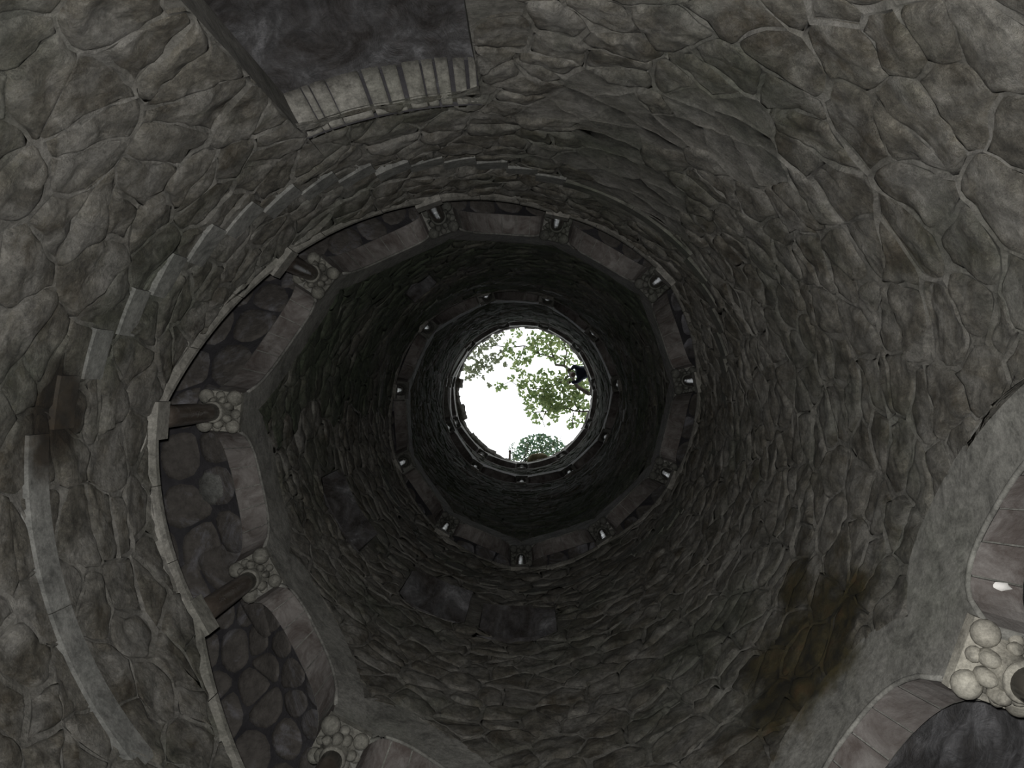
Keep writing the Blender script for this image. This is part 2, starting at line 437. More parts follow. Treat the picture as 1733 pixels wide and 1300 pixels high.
PATCH = [(W(293, 6.3)[:], .62), (W(301, 6.9), .55), (W(289, 5.3), .55), (W(305, 4.6), .4)]    # places where render covers the stones
joints = {nm: MB() for nm, _, _ in RANGES}
far = {nm: MB() for nm, _, _ in RANGES}
count = {nm: 0 for nm, _, _ in RANGES}
order = sorted(range(len(pts)), key=lambda i: pts[i][1])
for i in order:
    (sx, sz), poly = pts[i], polys[i]
    phi = sx / DEG
    if phi < -13 or phi >= 1303 or len(poly) < 3: continue
    if not bottom(phi) - .7 < sz < top(phi) + .3 or (DOOR[0] < phi < DOOR[1] and sz < door_head(phi) - .1): continue
    if any(a < phi < b and h0 < sz < h1 for a, b, h0, h1 in HOLES): continue
    nm = wall_of(phi)
    fine = sz < 9.5
    q = refine(poly, (.055 if sz < 6 else .08) if fine else .16)
    if len(q) < 5: continue
    q = [(x + .045 * nz(x * 4, y * 4, 1.5) + .016 * nz(x * 13, y * 13, 4), y + .045 * nz(x * 4, y * 4, 7.5) + .016 * nz(x * 13, y * 13, 9)) for x, y in q]
    q = [(p_ * DEG, z_) for p_, z_ in (clampv(x, y) for x, y in q)]
    if sum(y - bottom(min(x / DEG, 1303)) for x, y in q) / len(q) < .04 or min(y - top(x / DEG) for x, y in q) > -.15: continue
    cxs, czs = sum(x for x, _ in q) / len(q), sum(y for _, y in q) / len(q)
    def toW(x, y, d):
        p, z_ = clampv(x, y)
        if 118 < p < 347 and abs(z_ - SL(p) + STEP + .07) < .2: d = min(d, .006) - .012 - rough(p, z_)
        return W(p, z_, R - rough(p, z_) - d)
    ridge = lambda x, y: .003 + .022 * nz(x * 1.6 + 4, y * 1.6, 2.2) + .014 * nz(x * 9, y * 9, 5)      # joints stand out here, sink in there
    jw = random.uniform(.006, .026)
    s1 = []
    for x, y in q:
        dx, dy = cxs - x, czs - y; L = math.hypot(dx, dy) or 1; t = min(.45, jw * (1 + .9 * nz(x * 7, y * 7, 8)) / L)
        s1.append((x + dx * t, y + dy * t))
    if random.random() < .4: s1 = chaikin(s1)
    n = len(q); lift = random.uniform(-.006, .022); tx, tz = random.uniform(-.07, .07), random.uniform(-.10, .10)
    P = Vector(W(phi, sz)); plast = any((P - Vector(c)).length < r * random.uniform(.85, 1.1) for c, r in PATCH)
    # mortar collar: from the shared joint line to the stone's edge
    v = [toW(x, y, ridge(x, y)) for x, y in q] + [toW(x, y, -.006 + (ridge(x, y) if plast else 0)) for x, y in s1]
    f = [(a, (a + 1) % n, n + (a + 1) % n, n + a) for a in range(n)]
    if plast: v.append(toW(cxs, czs, .004)); f += [(n + a, n + (a + 1) % n, 2 * n) for a in range(n)]
    joints[nm].add(v, f)
    if plast: continue
    def ring(t, d):
        out = []
        for x, y in s1:
            xx, yy = x + (cxs - x) * t, y + (czs - y) * t
            dd = d if d < -.015 else d + max(-.018, min(.018, (xx - cxs) * tx + (yy - czs) * tz)) + .024 * nz(xx * 7, yy * 7, 3.3) + .014 * nz(xx * 17, yy * 17, 6)
            out.append(toW(xx, yy, dd))
        return out
    ts = [(-.04, -.02), (.03, lift * .4 - .001), (.12, lift), (.30, lift + .005), (.52, lift + .006), (.76, lift + .006)] if fine else [(-.04, -.02), (.05, lift * .6), (.3, lift + .006)]
    v = [p for t, d in ts for p in ring(t, d)]; nr = len(ts)
    fs = [(r * n + a, r * n + (a + 1) % n, (r + 1) * n + (a + 1) % n, (r + 1) * n + a) for r in range(nr - 1) for a in range(n)]
    v.append(toW(cxs, czs, lift + .008 + .024 * nz(cxs * 7, czs * 7, 3.3))); fs += [((nr - 1) * n + a, (nr - 1) * n + (a + 1) % n, nr * n) for a in range(n)]
    if nm in ('wall_upper', 'wall_base') or count[nm] >= 295: far[nm].add(v, fs)
    else:
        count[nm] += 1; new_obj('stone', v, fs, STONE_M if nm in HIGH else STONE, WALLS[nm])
for nm in joints:
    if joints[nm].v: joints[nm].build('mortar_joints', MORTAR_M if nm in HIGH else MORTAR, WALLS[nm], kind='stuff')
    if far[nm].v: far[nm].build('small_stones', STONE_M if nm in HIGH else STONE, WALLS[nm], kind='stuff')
print('stones', count)

# ---------------------------------------------------------------- well floor, outer gallery wall, ground at the top
def struct(o): o['kind'] = 'structure'; return o
m = MB(); m.grid(lambda r, t: W(t, FLOOR + .01 * nz(r * 3, t * .1, 0), r), lin(.01, 3.5, 8), lin(0, 360, 60)); struct(m.build('floor', SLAB))
m = MB(); m.grid(lambda t, h: W(t, h, 3.5 - .03 * nz(cos(rad(t)) * 5, sin(rad(t)) * 5, h * 2)), lin(0, 360, 90), lin(FLOOR, RIM + .05, 80)); struct(m.build('wall_outer', ALC))
m = MB(); m.grid(lambda r, t: W(t, RIM + .05 + .04 * nz(r, t * .1, 0), r), [2.24, 3, 4, 7, 12, 20], lin(0, 360, 60)); struct(m.build('ground', EARTH))

# ---------------------------------------------------------------- gallery vaults over the stair
PROF = [(2.40, 1.98), (2.62, 2.08), (2.85, 2.16), (3.1, 2.12), (3.3, 2.0), (3.5, 1.70)]
def vault_h(phi, rho):
    for (r0, a), (r1, b) in zip(PROF, PROF[1:]):
        if rho <= r1: return SL(phi) + a + (b - a) * (rho - r0) / (r1 - r0)
    return SL(phi) + PROF[-1][1]
def vault(p0, p1, cell=None, parts=True):
    rg_ = p0 < 0
    mt = VMORTAR if cell else PALEV if rg_ else ALC
    m = MB(); m.grid(lambda p, r: W(p, vault_h(p, r) + .02 * nz(p * .08, r * 3, 5) + (.07 * nz(p * .09 + r * 2, r * 9 - p * .12, 2) + .03 * nz(p * .4, r * 14, 8) if rg_ else 0), r), lin(p0, p1, round((p1 - p0) / (1 if rg_ else 3))), lin(2.40, 3.5, 40) if rg_ else [a for a, _ in PROF])
    o = struct(m.build('ceiling', mt))
    if not cell: return
    k = 2.85 * pi / 180; P = []
    y = 2.30
    rr = 0
    while y < 3.6:
        x = p0 * k - .1 + (rr % 2) * cell / 2
        while x < p1 * k + .1:
            P.append((x + random.uniform(-.3, .3) * cell, y + random.uniform(-.28, .28) * cell)); x += cell * random.uniform(.85, 1.2)
        y += cell * .88; rr += 1
    st = MB(); n_ = 0
    for (sx, sy), poly in zip(P, cells(P, cell * 1.2)):
        if not p0 * k <= sx <= p1 * k or not 2.46 < sy < 3.42: continue
        q = refine(poly, cell * .3)
        if len(q) < 5: continue
        q = chaikin(q); n = len(q); a0, b0 = sum(x for x, _ in q) / n, sum(b for _, b in q) / n
        lift = random.uniform(.012, .034)
        def rg(t, d):
            out = []
            for x, b in q:
                xx, bb = x + (a0 - x) * t, b + (b0 - b) * t; bb = min(max(bb, 2.45), 3.47)
                out.append(W(xx / k, vault_h(xx / k, bb) - d, bb))
            return out
        v = rg(.04, -.02) + rg(.085, lift * .75) + rg(.30, lift) + [W(a0 / k, vault_h(a0 / k, b0) - lift - .006, b0)]
        f = [(r * n + a, r * n + (a + 1) % n, (r + 1) * n + (a + 1) % n, (r + 1) * n + a) for r in (0, 1) for a in range(n)] + [(2 * n + a, 2 * n + (a + 1) % n, 3 * n) for a in range(n)]
        if parts and n_ < 295: new_obj('stone', v, f, VAULT, o); n_ += 1
        else: st.add(v, f)
    if st.v: st.build('small_stones', VAULT, o, kind='stuff')
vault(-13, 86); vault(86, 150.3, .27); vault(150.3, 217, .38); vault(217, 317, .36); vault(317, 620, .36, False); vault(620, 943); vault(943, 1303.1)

# ---------------------------------------------------------------- stepped string course along the stair, sill blocks
STEP = 1.17
tr = None
def trim(name, loc=(0, 0, 0)): return struct(empty(name, loc))
flights = [(k, k + 1) for k in range(-3, 25)]
def proud(d): return R - d
t_n = 0
cur = None
for k in range(-3, 24):
    if k in (1, -3, 5, 9, 13, 17, 21): t_n += 1; cur = trim('trim_%d' % t_n)
    a, b = KTH[k], KTH[k + 1]; flat = abs(KH[k + 1] - KH[k]) < .15
    if flat:
        # smooth slab edge along a landing
        for i in range(2):
            p0, p1 = a + (b - a) * i / 2, a + (b - a) * (i + 1) / 2
            if k == 1: p0, p1 = (139 + 22.5 * i, 139 + 22.5 * (i + 1))
            m = block(lambda p, h, w: W(p, SL(150.3 if k == 1 else p) - STEP + h, R + .05 - w), lin(p0 + .06, p1 - .06, 8), (-.165, -.15, -.012, 0), (0, .064))
            new_obj('landing_slab', m.v, m.f, SLAB if k < 5 else SLABD, cur, smooth=False)
    else:
        n = 5
        for i in range(n):
            p0, p1 = a + (b - a) * i / n, a + (b - a) * (i + 1) / n
            if k == 0 and p0 > 137: continue
            if k == 2 and i == 0: pass
            h = SL(p0) - STEP + (SL(p1) - SL(p0)) * .85
            hh = random.uniform(.17, .22)
            m = block(lambda p, z_, w: W(p, h + z_, R + .05 - w), lin(p0 + .05, p1 + .5, 3), (-hh, 0), (0, .064 + random.uniform(-.008, .010)))
            new_obj('step', m.v, m.f, SLAB if k < 5 else SLABD, cur, smooth=False)
sill = None
for k in range(-4, 36):
    if k in (-4, 5, 13, 25): sill = trim('trim_%d' % (t_n + {-4: 1, 5: 2, 13: 3, 25: 4}[k]))
    a, b = KTH[k], KTH[k + 1]; n = 3
    cuts = [a] + [a + (b - a) * (i + random.uniform(-.15, .15)) / n for i in range(1, n)] + [b]
    for p0, p1 in zip(cuts, cuts[1:]):
        d = random.uniform(.0, .008)
        prof = [(R + .26, -.13), (R + .02, -.13), (R - .012 - d, -.11), (R - .032 - d, -.07), (R - .034 - d, -.03), (R - .018 - d, -.004), (R + .02, .004), (R + .26, .0)]
        m = MB(); us = lin(p0 + .06, p1 - .06, 6); n_ = len(prof)
        v = [W(p, SL(p) + h, r) for p in us for r, h in prof]
        f = [(i * n_ + j, i * n_ + (j + 1) % n_, (i + 1) * n_ + (j + 1) % n_, (i + 1) * n_ + j) for i in range(6) for j in range(n_)]
        f += [tuple(range(n_)), tuple(6 * n_ + j for j in range(n_))[::-1]]
        new_obj('sill_stone', v, f, SILL, sill, smooth=False)

# ---------------------------------------------------------------- arches
ORD = ['first', 'second', 'third', 'fourth', 'fifth', 'sixth', 'seventh', 'eighth', 'ninth', 'tenth', 'eleventh', 'twelfth']
def clock(phi): h = round(((phi + 90) % 360) / 30) % 12; return ['twelve', 'one', 'two', 'three', 'four', 'five', 'six', 'seven', 'eight', 'nine', 'ten', 'eleven'][h]
def athing(*a): o = empty(*a); o['kind'] = 'thing'; return o
def turn_of(k): return 1 if k < 11 else 2 if k < 18 else 3 if k < 25 else 4
ARCH_L = {-4: 'large smooth arch with a white chip on its brown soffit, above the bottom gallery', -3: 'large smooth arch beside the damp brown stain, left of the biggest capital',
          -2: 'smooth arch over the lowest landing, below the mossy south wall', -1: 'smooth arch climbing from the lowest landing towards the first left opening',
          0: 'arch over the cobbled vault opening nearest the bottom left', 1: 'wide level arch on the left landing over the pale round plaster patch',
          2: 'rising arch left of the shaft with the broken pale soffit block', 3: 'rising arch at the upper left with a long plain soffit', 4: "dim arch at the top of the dark ring, at twelve o'clock, with a brownish soffit",
          5: 'dim level arch on the upper landing with a smooth lit soffit', 6: 'dim arch at the upper right beyond the landing', 7: 'dim arch on the right beside the flash lit column',
          8: 'dim arch on the lower right of the dark ring', 9: 'dim level arch on the south landing of the dark ring', 10: 'dim arch left of the south landing'}
for k in range(-4, 36):
    a, b = KTH[k], KTH[k + 1]; big = k < 11
    root = athing('arch', W((a + b) / 2, SL((a + b) / 2) + 1.4),
                 ARCH_L.get(k) or {2: 'small dark arch in the second spiral turn', 3: 'tiny dark arch in the third spiral turn', 4: 'tiny arch in the top ring under the sky'}[turn_of(k)] + ", at %s o'clock" % clock((a + b) / 2),
                 'arch', {1: 'arches of the lowest spiral turn', 2: 'arches of the second spiral turn', 3: 'arches of the third spiral turn', 4: 'arches of the top ring'}[turn_of(k)])
    us = sorted(set(lin(a, b, 24 if big else 12) + [a + CAPW, b - CAPW])); e = 1e-4
    cl = lambda p: min(max(p, a + e), b - e)
    fw = lambda p, v, d: W(p, SOF(cl(p)) + (BT(cl(p)) + .055 - SOF(cl(p))) * v, R - d - (.004 * nz(p * .3, v * 3, 1)))
    m = MB(); m.grid(lambda p, v: fw(p, v, .014), us, [0, .12, .35, .65, 1]); m.grid(lambda p, d: fw(p, 1, d), us, [.014, -.04])
    m.grid(lambda p, v: W(p, SOF(cl(p)) + (SL(cl(p)) + 2.0 - SOF(cl(p))) * v, R + .235), us, [0, 1])        # gallery side
    m.grid(lambda p, v: W(p, SOF(cl(p)) + .02, R - .014 + .249 * v), us, [0, 1])                            # under the block joints
    local(m.build('archivolt', PLASTER), root)
    nb = 6 if big else 3; lo, hi = a + CAPW, b - CAPW
    for i in range(nb):
        p0, p1 = lo + (hi - lo) * i / nb, lo + (hi - lo) * (i + 1) / nb; dz = random.uniform(-.012, .004)
        m = block(lambda p, r, w: W(p, SOF(cl(p)) + dz * w + .05 * (1 - w), r), lin(p0 + (.15 if i else .01), p1 - .1, 5), (R - .002, R + .02, R + .23), (0, 1))
        local(new_obj('voussoir', m.v, m.f, VOUS, smooth=False), root)
    if k < 26:
        m = MB(); m.tube([W(p, SOF(p) + .008, R - .006) for p in lin(lo + .2, hi - .2, 18 if big else 8)], .014, 6); local(m.build('edge_roll', PLASTER), root)

chip_root = next(o for o in bpy.data.objects if o.get('label') == ARCH_L[-4])
m = MB(); cc = Vector(W(12.4, SOF(12.4) - .004, 2.335)); tg = Vector((-sin(rad(12)), cos(rad(12)), 0)); rdl = Vector((cos(rad(12)), sin(rad(12)), 0))
v = [cc + rdl * (.052 * cos(2 * pi * i / 12) * random.uniform(.7, 1.2)) + tg * (.020 * sin(2 * pi * i / 12) * random.uniform(.6, 1.3)) for i in range(12)]
m.add(v + [x * .0 + cc + (x - cc) * .7 - Vector((0, 0, .012)) for x in v] + [cc - Vector((0, 0, .014))], [(i, (i + 1) % 12, 12 + (i + 1) % 12, 12 + i) for i in range(12)] + [(12 + i, 12 + (i + 1) % 12, 24) for i in range(12)])
o = local(m.build('chip', m_plain('white_chipped_plaster', (.5, .49, .46), (.62, .6, .57))), chip_root); o['label'] = 'white chip in the soffit'

# ---------------------------------------------------------------- columns
RC = 2.285
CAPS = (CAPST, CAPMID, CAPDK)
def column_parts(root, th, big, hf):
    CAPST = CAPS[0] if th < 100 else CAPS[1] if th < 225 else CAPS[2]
    a = rad(th)
    X = Vector((cos(a), sin(a), 0)); Y = Vector((-sin(a), cos(a), 0)); Z = Vector((0, 0, 1))
    P = lambda x, y, z: X * x + Y * y + Z * z
    n = 20 if big else 10
    def lathe(prof, name, mt):
        v = [P(r * cos(2 * pi * i / n), r * sin(2 * pi * i / n), z) for r, z in prof for i in range(n)]
        f = [(j * n + i, j * n + (i + 1) % n, (j + 1) * n + (i + 1) % n, (j + 1) * n + i) for j in range(len(prof) - 1) for i in range(n)]
        f += [tuple(range(n))[::-1], tuple((len(prof) - 1) * n + i for i in range(n))]
        return new_obj(name, v, f, mt, root)
    def boxm(mb, x0, x1, y0, y1, z0, z1, t=0):
        v = [P(x, y, z) for z, g in ((z0, t), (z1, 0)) for x, y in ((x0 + g, y0 + g), (x1 - g, y0 + g), (x1 - g, y1 - g), (x0 + g, y1 - g))]
        mb.add(v, [(3, 2, 1, 0), (4, 5, 6, 7), (0, 1, 5, 4), (1, 2, 6, 5), (2, 3, 7, 6), (3, 0, 4, 7)])
    mb = MB(); boxm(mb, -.15, .12, -.12, .12, -.05 - .07 * hf, .05); boxm(mb, -.115, .1, -.115, .115, .05, .085); pl = mb.build('plinth', SILL, root, False)
    lathe([(.10, .08), (.108, .10), (.10, .125), (.084, .135), (.082, .15)], 'base', SILL)
    lathe([(.078, .14), (.079, .4), (.077, .7), (.072, 1.0), (.069, 1.15)], 'shaft', SHAFT)
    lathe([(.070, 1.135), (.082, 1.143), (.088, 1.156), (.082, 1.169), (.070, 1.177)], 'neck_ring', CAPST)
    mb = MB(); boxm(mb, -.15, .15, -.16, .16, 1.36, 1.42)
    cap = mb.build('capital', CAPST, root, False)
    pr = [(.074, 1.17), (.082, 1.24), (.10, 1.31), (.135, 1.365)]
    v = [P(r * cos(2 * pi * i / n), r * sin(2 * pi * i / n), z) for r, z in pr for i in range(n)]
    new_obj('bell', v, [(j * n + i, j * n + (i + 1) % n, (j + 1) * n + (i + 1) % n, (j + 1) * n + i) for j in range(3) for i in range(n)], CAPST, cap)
    if not big: return
    for i in range(4):
        an = pi / 2 * i + pi / 4; mb = MB(); mb.ball(P(.160 * cos(an), .160 * sin(an), 1.315), .060 * random.uniform(.9, 1.12), 14, 9); mb.build('ball', CAPST, cap)
        an += pi / 4 + random.uniform(-.22, .22); mb = MB(); mb.ball(P(.128 * cos(an), .128 * sin(an), 1.315), .036 * random.uniform(.8, 1.2), 10, 7); mb.build('ball', CAPST, cap)
    for i in range(7):        # curled leaves hugging the bell
        an = 2 * pi / 7 * i + random.uniform(-.2, .2); mb = MB(); rr = random.uniform(.028, .042)
        mb.ball(P(.098 * cos(an), .098 * sin(an), 1.25 + random.uniform(-.02, .03)), rr, 9, 6, (1, 1, random.uniform(1.1, 1.9)))
        mb.v = [tuple(Vector(q) + Vector((1, 1, 1)) * .012 * nz(q[0] * 25 + th, q[1] * 25, q[2] * 25)) for q in mb.v]
        mb.build('leaf_knob', CAPST, cap)
COL_L = {-3: 'column under the biggest pale capital with round balls, beside the lower right arch', -2: 'column between the two lowest arches, under the damp stained wall', -1: 'column on the lowest stair flight, just before the bottom left openings',
         0: 'brown column at the bottom with a pale knobbed capital, beside the cobbled vault', 1: 'polished dark column on the left landing, above the large cobbled vault opening',
         2: 'polished dark column at the far left landing, standing straight out from the sill', 3: 'dark column at the upper left with a bright glint on its neck ring',
         4: 'short dark column on the upper sill, before the landing', 5: 'shiny column at the top of the dark ring, next to the smooth soffit', 6: 'shiny column at the upper right of the dark ring',
         7: 'brightly glinting short column at the right edge of the dark ring', 8: 'glinting short column at the lower right of the dark ring', 9: 'faint column at the south right end of the landing',
         10: 'faint bluish column straight below the sky opening', 11: 'faint column left of the south landing in the dark ring', 12: 'barely visible dark column at the lower left of the inner shaft',
         13: 'barely visible dark column at the left of the inner shaft'}
GRP = {1: 'columns of the lowest spiral turn', 2: 'columns of the second spiral turn', 3: 'columns of the third spiral turn', 4: 'columns of the top ring'}
for k in range(-3, 36):
    t = turn_of(k)
    root = athing('column', W(KTH[k], KH[k], RC), COL_L.get(k) or {2: 'small column in the second spiral turn', 3: 'tiny glinting column in the third spiral turn', 4: 'tiny column in the top ring under the sky'}[t] + ", at %s o'clock" % clock(KTH[k]),
                 'column', GRP[t])
    sl = max(abs(KH[k] - KH.get(k - 1, KH[k])), abs(KH.get(k + 1, KH[k]) - KH[k])) > .2
    column_parts(root, KTH[k], k < 12, 1 if sl else 0)

# ---------------------------------------------------------------- doorway low in the north wall: pale lintel blocks, jambs, rough room behind
dr = struct(empty('door_1', W(252, FLOOR, 2.6)))
a, b = DOOR; D2 = R + .27
def dparts(o): return local(o, dr)
m = MB()
for p, sgn in ((a, 1), (b, -1)):
    m = MB(); m.grid(lambda h, r: W(p + sgn * (.25 * (r - R) * 6 + .25 * nz(h * 2, r * 5, p)), h, r), lin(FLOOR, 5.4, 40), lin(R - .02, D2, 4)); dparts(m.build('jamb', MORTAR))
n = 11; cuts = [a + (b - a) * x for x in (0, .10, .14, .22, .40, .50, .60, .70, .77, .86, .94, 1.0)]
for i in range(n):
    p0, p1 = cuts[i], cuts[i + 1]; g = random.uniform(.25, .75) if i > 2 else .12; dz = random.uniform(-.012, .012)
    m = block(lambda p, r, w: W(p, door_head(min(max(p, a + .01), b - .01)) + dz + .02 + .10 * w - .012 * nz(p, r * 9, 2), r), lin(p0 + .08, p1 - g, 4), (R - .012, R + .08, R + .17, D2), (0, 1))
    dparts(new_obj('lintel_block', m.v, m.f, SILL))
m = MB(); m.grid(lambda p, r: W(p, door_head(min(max(p, a + .01), b - .01)) + .07, r), lin(a, b, 10), [R - .02, D2]); dparts(m.build('lintel', VMORTAR))
m = MB(); m.grid(lambda p, r: W(p, 4.98 + .36 * (p - a) / (b - a) + .035 + .05 * nz(p * .12, r * 2.4, 1) + .03 * nz(p * .4, r * 7, 3) + .10 * (r - D2), r), lin(a - 4, b + 4, 40), lin(D2 - .03, 3.5, 26)); dparts(m.build('ceiling_render', ALC))
for p in (a - 2.6, b + 2.6):
    m = MB(); m.grid(lambda h, r: W(p + nz(h, r * 2, p), h, r), lin(FLOOR, 5.7, 40), lin(D2 - .02, 3.5, 8)); dparts(m.build('side_wall', ALC))

# niches in the wall between the first and second turns
for i, (p0, p1, h0, h1) in enumerate(HOLES):
    w = struct(empty('window_%d' % (i + 1), W((p0 + p1) / 2, h0, R + .15)))
    dd = .42; q = lambda *a_: .03 * nz(*a_)
    m = MB(); m.grid(lambda p, h: W(p, h, R + dd + q(p * .3, h * 4, 1)), lin(p0, p1, 8), lin(h0 - .02, h1 + .02, 10)); local(m.build('back_wall', ALC), w)
    for p in (p0, p1): m = MB(); m.grid(lambda h, r: W(p + q(h * 4, r * 4, p) * 8, h, r), lin(h0 - .02, h1 + .02, 10), lin(R - .02, R + dd + .02, 5)); local(m.build('jamb', MORTAR), w)
    for h, nm in ((h1, 'lintel'), (h0, 'ledge')): m = MB(); m.grid(lambda p, r: W(p, h + q(p * .3, r * 5, h), r), lin(p0, p1, 8), lin(R - .02, R + dd + .02, 5)); local(m.build(nm, ALC), w)

# ---------------------------------------------------------------- rough stones round the rim
rim = trim('trim_%d' % (t_n + 5))
th = 0
while th < 359:
    wd = random.uniform(5, 9.5); e = min(360, th + wd)
    rugged = 105 < th < 188; pr = random.uniform(.08, .26) if rugged else random.uniform(.0, .06); hh = random.uniform(.18, .34)
    us = lin(th - .6, e + .6, 4); v = []
    prof = [(R + .3, -hh), (R + .02 - pr * .5, -hh), (R - pr, -hh * .55), (R - pr * .9, .02), (R - pr * .4, .10), (R + .3, .12)]
    for u in us:
        for r, h in prof: v.append(W(u, RIM + h + .04 * nz(u, r * 5, h), r + .05 * nz(u * .7, h * 9, r)))
    n_ = len(prof); f = [(i * n_ + j, i * n_ + (j + 1) % n_, (i + 1) * n_ + (j + 1) % n_, (i + 1) * n_ + j) for i in range(4) for j in range(n_)] + [tuple(range(n_)), tuple(4 * n_ + j for j in range(n_))[::-1]]
    new_obj('rim_stone', v, f, STONE, rim)
    th = e

# ---------------------------------------------------------------- things at the top: tree, shrub, person, post
LEAF = m_leaf('green_leaf', [(0, (.08, .125, .045)), (.35, (.14, .19, .075)), (.7, (.19, .25, .09)), (1, (.26, .30, .13))])
LEAFB = m_leaf('dull_leaf', [(0, (.10, .105, .075)), (.5, (.14, .165, .09)), (1, (.18, .19, .13))])
FERN = m_leaf('blue_green_leaf', [(0, (.08, .14, .09)), (.5, (.12, .20, .125)), (1, (.20, .24, .13))])
def c6(x, y, h): return at(740 + x * 300 / 1300, 530 + y * 300 / 1300, h)
def leaf(mb, c, size):
    u = Vector((random.gauss(0, 1), random.gauss(0, 1), random.gauss(0, .45))).normalized(); w_ = Vector((random.gauss(0, .5), random.gauss(0, .5), 1)).normalized()
    v_ = u.cross(w_).normalized(); w_ = u.cross(v_)
    pts_ = [(-.5, 0, 0), (-.25, .26, .05), (-.05, .20, .04), (.15, .36, .08), (.3, .16, .02), (.52, 0, -.06), (.3, -.16, .02), (.15, -.36, .08), (-.05, -.20, .04), (-.25, -.26, .05)]
    mb.add([c + (u * x + v_ * y + w_ * z) * size for x, y, z in pts_], [(0, 1, 2, 8, 9), (2, 3, 4, 6, 7, 8), (4, 5, 6)])
tree = empty('overhanging_tree', (7.2, .6, RIM + ZC), 'leafy green tree whose branches reach over the open top of the well', 'tree')
HB = 31.5
BR = [([(1110, 590, 0), (1030, 540, .3), (990, 480, .5), (960, 410, .8), (930, 385, 1), (870, 380, 1.2), (855, 330, 1.4), (840, 290, 1.5), (800, 220, 1.8)], 14, 5),
      ([(930, 385, 1), (938, 340, 1.2), (950, 290, 1.4), (930, 220, 1.6), (900, 150, 1.8)], 6, 3),
      ([(965, 460, .6), (920, 500, .6), (880, 520, .6), (790, 560, .5), (720, 550, .4), (640, 560, .4)], 7, 2.5),
      ([(855, 330, 1.4), (800, 310, 1.4), (750, 300, 1.5), (700, 262, 1.6), (640, 240, 1.7), (540, 250, 1.8), (430, 240, 1.9), (330, 250, 2)], 6, 2.5),
      ([(985, 440, .6), (1050, 430, .6), (1110, 400, .6)], 6, 4), ([(1120, 720, .2), (1050, 722, .2), (1010, 718, .2), (960, 700, .2), (890, 690, .2), (800, 720, .2), (700, 730, .2)], 6, 2.5),
      ([(1050, 722, .2), (1015, 680, .3), (1008, 640, .4)], 5, 3), ([(800, 720, .2), (770, 780, .1), (790, 840, 0)], 3, 2),
      ([(540, 250, 1.8), (450, 300, 1.8), (390, 300, 1.8), (330, 380, 1.7), (240, 440, 1.6), (225, 480, 1.6)], 4, 2), ([(640, 240, 1.7), (610, 330, 1.5), (580, 400, 1.4), (620, 440, 1.4)], 4, 2),
      ([(330, 250, 2), (290, 300, 2), (250, 330, 2)], 4, 2), ([(430, 240, 1.9), (400, 190, 1.9), (370, 180, 2)], 4, 2), ([(390, 300, 1.8), (430, 330, 1.7), (460, 360, 1.7)], 4, 2),
      ([(750, 300, 1.5), (710, 220, 1.6), (700, 150, 1.7)], 4, 2), ([(640, 560, .4), (540, 500, .6), (450, 540, .7)], 3, 1.5), ([(1000, 730, .2), (990, 790, .1), (1000, 840, .1)], 4, 2)]
for pts_, r0, r1 in BR:
    mb = MB(); kx = 300 / 1300 * 32 / FPX / 2
    pp = [c6(x, y, HB + d) for x, y, d in pts_]; rs = [max(.010, (r0 + (r1 - r0) * i / (len(pp) - 1)) * kx * 2.3) for i in range(len(pp))]
    mb.tube(pp, rs, 7); local(mb.build('branch', BARK), tree)
mb = MB(); e = c6(1110, 590, HB); mb.tube([(7.2, .6, RIM + ZC - .05), (7.0, .5, RIM + ZC + 1.6), (6.2, .3, RIM + ZC + 3.2), (4.6, .0, HB + ZC - .5), tuple(e)], [.34, .27, .2, .13, .075], 10); local(mb.build('trunk', BARK), tree)
CL = [(900, 600, 130), (850, 680, 90), (1000, 560, 90), (950, 480, 75), (800, 470, 70), (680, 720, 50), (730, 775, 40), (860, 720, 60), (1080, 700, 65), (1070, 480, 55), (1090, 570, 60), (1000, 800, 45), (970, 820, 30),
      (660, 560, 70), (740, 540, 60), (720, 640, 60), (650, 650, 25), (880, 180, 85), (800, 200, 70), (940, 220, 65), (990, 265, 45), (700, 180, 50), (760, 260, 60), (690, 270, 55), (840, 300, 50), (900, 340, 45), (965, 350, 40),
      (580, 140, 45), (530, 240, 50), (525, 285, 45), (600, 330, 55), (650, 350, 40), (570, 400, 30), (615, 445, 35), (540, 480, 25), (450, 545, 35), (500, 545, 15), (820, 815, 18), (865, 780, 20), (800, 600, 80), (930, 690, 60), (1040, 640, 55), (1085, 770, 40),
      (1040, 380, 40), (780, 640, 50), (620, 510, 40), (690, 470, 30)]
CL2 = [(300, 400, 45), (285, 440, 35), (330, 350, 50), (250, 300, 45), (240, 420, 35), (230, 475, 25), (360, 230, 45), (420, 200, 35), (430, 330, 45), (380, 400, 35), (300, 270, 40), (450, 160, 40), (505, 375, 18), (470, 300, 25), (360, 180, 30), (210, 400, 25), (340, 470, 12), (380, 530, 14)]
for nm, cl_, mt, dens in (('foliage', CL, LEAF, .82), ('sparse_foliage', CL2, LEAFB, 1.0)):
    mb = MB()
    for x, y, r in cl_:
        for _ in range(int(dens * r * r / 62) + 3):
            q, g = r * math.sqrt(random.random()), random.uniform(0, 2 * pi)
            d = .4 + 1.4 * max(0, (600 - y)) / 500
            leaf(mb, c6(x + q * cos(g), y + q * sin(g), HB + d + random.uniform(-.35, .45)), random.uniform(.11, .19))
    local(mb.build(nm, mt, smooth=False, kind='stuff'), tree)

